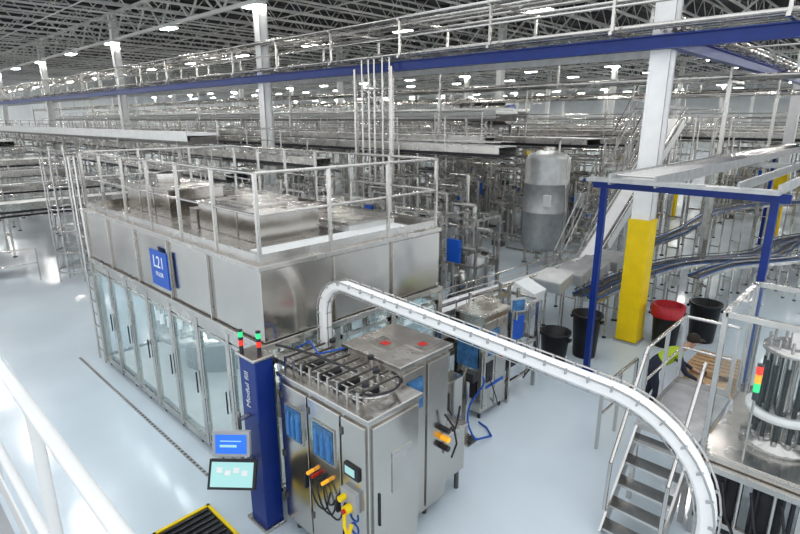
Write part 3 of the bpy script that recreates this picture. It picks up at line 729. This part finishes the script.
for y in(6.8,8.35):
    for x in(-2.07,-1.4): mb.bar((x,y,0),(x,y,1.13),.06,.06,'steel')
guard(mb,[(-2.07,6.8,1.18),(-2.07,8.35,1.18),(-1.38,8.35,1.18)],1.1,.75,.025)
for x in(-2.07,-1.40):
    mb.path([(x,6.8,2.28),(x,6.72,2.2),(x,5.95,1.0),(x,5.9,.35)],.025,'steel_rail',8)
guard(mb,[(-2.9,7.6,0),(-2.9,9.0,0)],1.1,.7,.025,kick=False)
mb.tube((-2.9,7.6,1.1),(-2.07,7.6,1.1),.025,'steel_rail',8)
mb.build('access_platform')
mb=MB()
for z in(0,.15,.30):
    for k in range(6): mb.box((-2.6,10.9+k*.18,z+.10),(-1.7,11.02+k*.18,z+.125),'wood')
    for k in range(3): mb.box((-2.6+k*.4,10.9,z),(-2.5+k*.4,11.92,z+.10),'wood')
mb.build('wooden_pallet_stack')
# ---------------------------------------------------------------- worker
def worker(name,origin,rz,J,seg):
    me=bpy.data.meshes.new(name);keys=list(J);idx={k:i for i,k in enumerate(keys)}
    me.from_pydata([J[k][0] for k in keys],[(idx[a],idx[b]) for a,b,_ in seg],[])
    o=bpy.data.objects.new(name+'_tmp',me);COL.objects.link(o)
    sk=o.modifiers.new('s','SKIN');ss=o.modifiers.new('u','SUBSURF');ss.levels=2;ss.render_levels=2
    for i,k in enumerate(keys):
        r=J[k][1];me.skin_vertices[0].data[i].radius=(r,r) if not isinstance(r,tuple) else r
        me.skin_vertices[0].data[i].use_root=(k=='pelvis')
    dg=bpy.context.evaluated_depsgraph_get();m2=bpy.data.meshes.new_from_object(o.evaluated_get(dg));bpy.data.objects.remove(o)
    names=[];m2.materials.clear()
    for _,_,m in seg:
        if m not in names: names.append(m);m2.materials.append(MATS[m])
    for p in m2.polygons:
        c=p.center;best=1e9
        for a,b,m in seg:
            A=Vector(J[a][0]);B=Vector(J[b][0]);t=max(0,min(1,(c-A).dot(B-A)/max(1e-9,(B-A).length_squared)));d=(c-A.lerp(B,t)).length
            if d<best: best=d;bm=m
        p.material_index=names.index(bm);p.use_smooth=True
    ob=bpy.data.objects.new(name,m2);COL.objects.link(ob);ob.location=origin;ob.rotation_euler=(0,0,rz);return ob
J={'pelvis':((0,0,.90),(.16,.13)),'waist':((0,.12,1.02),(.15,.12)),'chest':((0,.30,1.16),(.18,.13)),'neckb':((0,.42,1.25),.07),'neck':((0,.50,1.30),.055),'headl':((0,.55,1.35),.075),'head':((0,.60,1.42),.095),
 'shl':((.19,.36,1.18),.065),'ell':((.25,.48,.92),.045),'wrl':((.18,.68,.80),.03),'hl':((.16,.76,.77),(.04,.02)),
 'shr':((-.19,.36,1.18),.065),'elr':((-.25,.50,.94),.045),'wrr':((-.16,.70,.84),.03),'hr':((-.14,.78,.82),(.04,.02)),
 'hipl':((.11,0,.84),.095),'knl':((.14,.10,.47),.065),'anl':((.14,-.02,.10),.045),'tol':((.15,.16,.045),.04),
 'hipr':((-.11,0,.84),.095),'knr':((-.14,.06,.47),.065),'anr':((-.14,-.08,.10),.045),'tor':((-.15,.10,.045),.04)}
for sd,s in(('l',1),('r',-1)):
    w=Vector(J['h'+sd][0])
    for k in range(4):
        J[f'f{k}{sd}']=(tuple(w+Vector(((k-1.5)*.02,.045,-.015))),.009);J[f'g{k}{sd}']=(tuple(w+Vector(((k-1.5)*.021,.075+.008*(k in(1,2)),-.045))),.008)
    J['t'+sd]=(tuple(w+Vector((-s*.05,.01,-.02))),.010)
seg=[('pelvis','waist','cloth_dark'),('waist','chest','hivis'),('chest','neckb','hivis'),('neckb','neck','skin'),('neck','headl','skin'),('headl','head','skin')]
for sd in'lr':
    seg+=[('chest','sh'+sd,'hivis'),('sh'+sd,'el'+sd,'cloth_dark'),('el'+sd,'wr'+sd,'cloth_dark'),('wr'+sd,'h'+sd,'skin'),('pelvis','hip'+sd,'cloth_dark'),('hip'+sd,'kn'+sd,'cloth_dark'),('kn'+sd,'an'+sd,'cloth_dark'),('an'+sd,'to'+sd,'black'),('h'+sd,'t'+sd,'skin')]
    for k in range(4): seg+=[('h'+sd,f'f{k}{sd}','skin'),(f'f{k}{sd}',f'g{k}{sd}','skin')]
wk=worker('worker',(-2.75,9.35,0),math.radians(-60),J,seg)
mb=MB()
mb.lathe([(.105,1.43),(.108,1.47),(.09,1.53),(.05,1.56),(0,1.57)],0,.60,'hair',20)
mb.box((-.07,.69,1.44),(.07,.78,1.455),'hair');mb.tube((0,.69,1.40),(0,.715,1.385),.014,'skin',6)
for s in(-1,1): mb.tube((s*.035,.688,1.42),(s*.035,.697,1.42),.01,'hair',6);mb.tube((s*.095,.60,1.40),(s*.105,.60,1.40),.025,'skin',8)
mb.box((-.025,.685,1.355),(.025,.692,1.362),'red')
mb.build('cap_and_face',wk)
mb=MB()
mb.box((-2.2,9.35,0),(-1.65,9.9,.72),'card');mb.box((-2.2,9.60,.72),(-1.65,9.65,.722),'white_dull');mb.build('cardboard_carton',None,.005)
# ---------------------------------------------------------------- floor drain + mat
mb=MB();mb.box((-12.7,2.93,.0),(-6.4,2.99,.005),'grey')
for k in range(60): mb.box((-12.65+k*.104,2.94,.005),(-12.6+k*.104,2.98,.007),'steel_dark')
mb.build('floor_drain')
mb=MB()
mb.box((-6.1,1.9,0),(-5.2,2.62,.05),'black')
for k in range(9): mb.box((-6.05+k*.1,1.94,.05),(-6.02+k*.1,2.58,.07),'dark')
for a,b in(((-6.12,1.88),(-5.18,1.92)),((-6.12,2.6),(-5.18,2.64)),((-6.12,1.88),(-6.08,2.64)),((-5.22,1.88),(-5.18,2.64))): mb.box((*a,0),(*b,.075),'yellow')
mb.build('anti_fatigue_mat')
# ---------------------------------------------------------------- foreground mezzanine with handrail
mz=empty('viewing_mezzanine')
mb=MB()
mb.tube((-6,.33,4.07),(.6,.33,4.07),.024,'white_rail',16);mb.tube((-6,.33,3.35),(.6,.33,3.35),.022,'white_rail',14)
for x in(-5.2,-3.7,-2.2,-.7,.5): mb.tube((x,.33,2.9),(x,.33,4.07),.023,'white_rail',14)
mb.bar((-6,.33,2.98),(.6,.33,2.98),.01,.15,'white_rail')
mb.build('guard_rail',mz)
mb=MB();mb.box((-6,-3,2.75),(.6,.30,2.9),'grey')
for x in(-5.8,.4):
    for y in(-2.8,.1): mb.box((x-.1,y-.1,0),(x+.1,y+.1,2.75),'white')
mb.build('deck_and_posts',mz)
# ---------------------------------------------------------------- light
w=bpy.data.worlds.new('world');S.world=w;w.use_nodes=True;bg=w.node_tree.nodes['Background'];bg.inputs[0].default_value=(.93,.965,1,1);bg.inputs[1].default_value=1.0
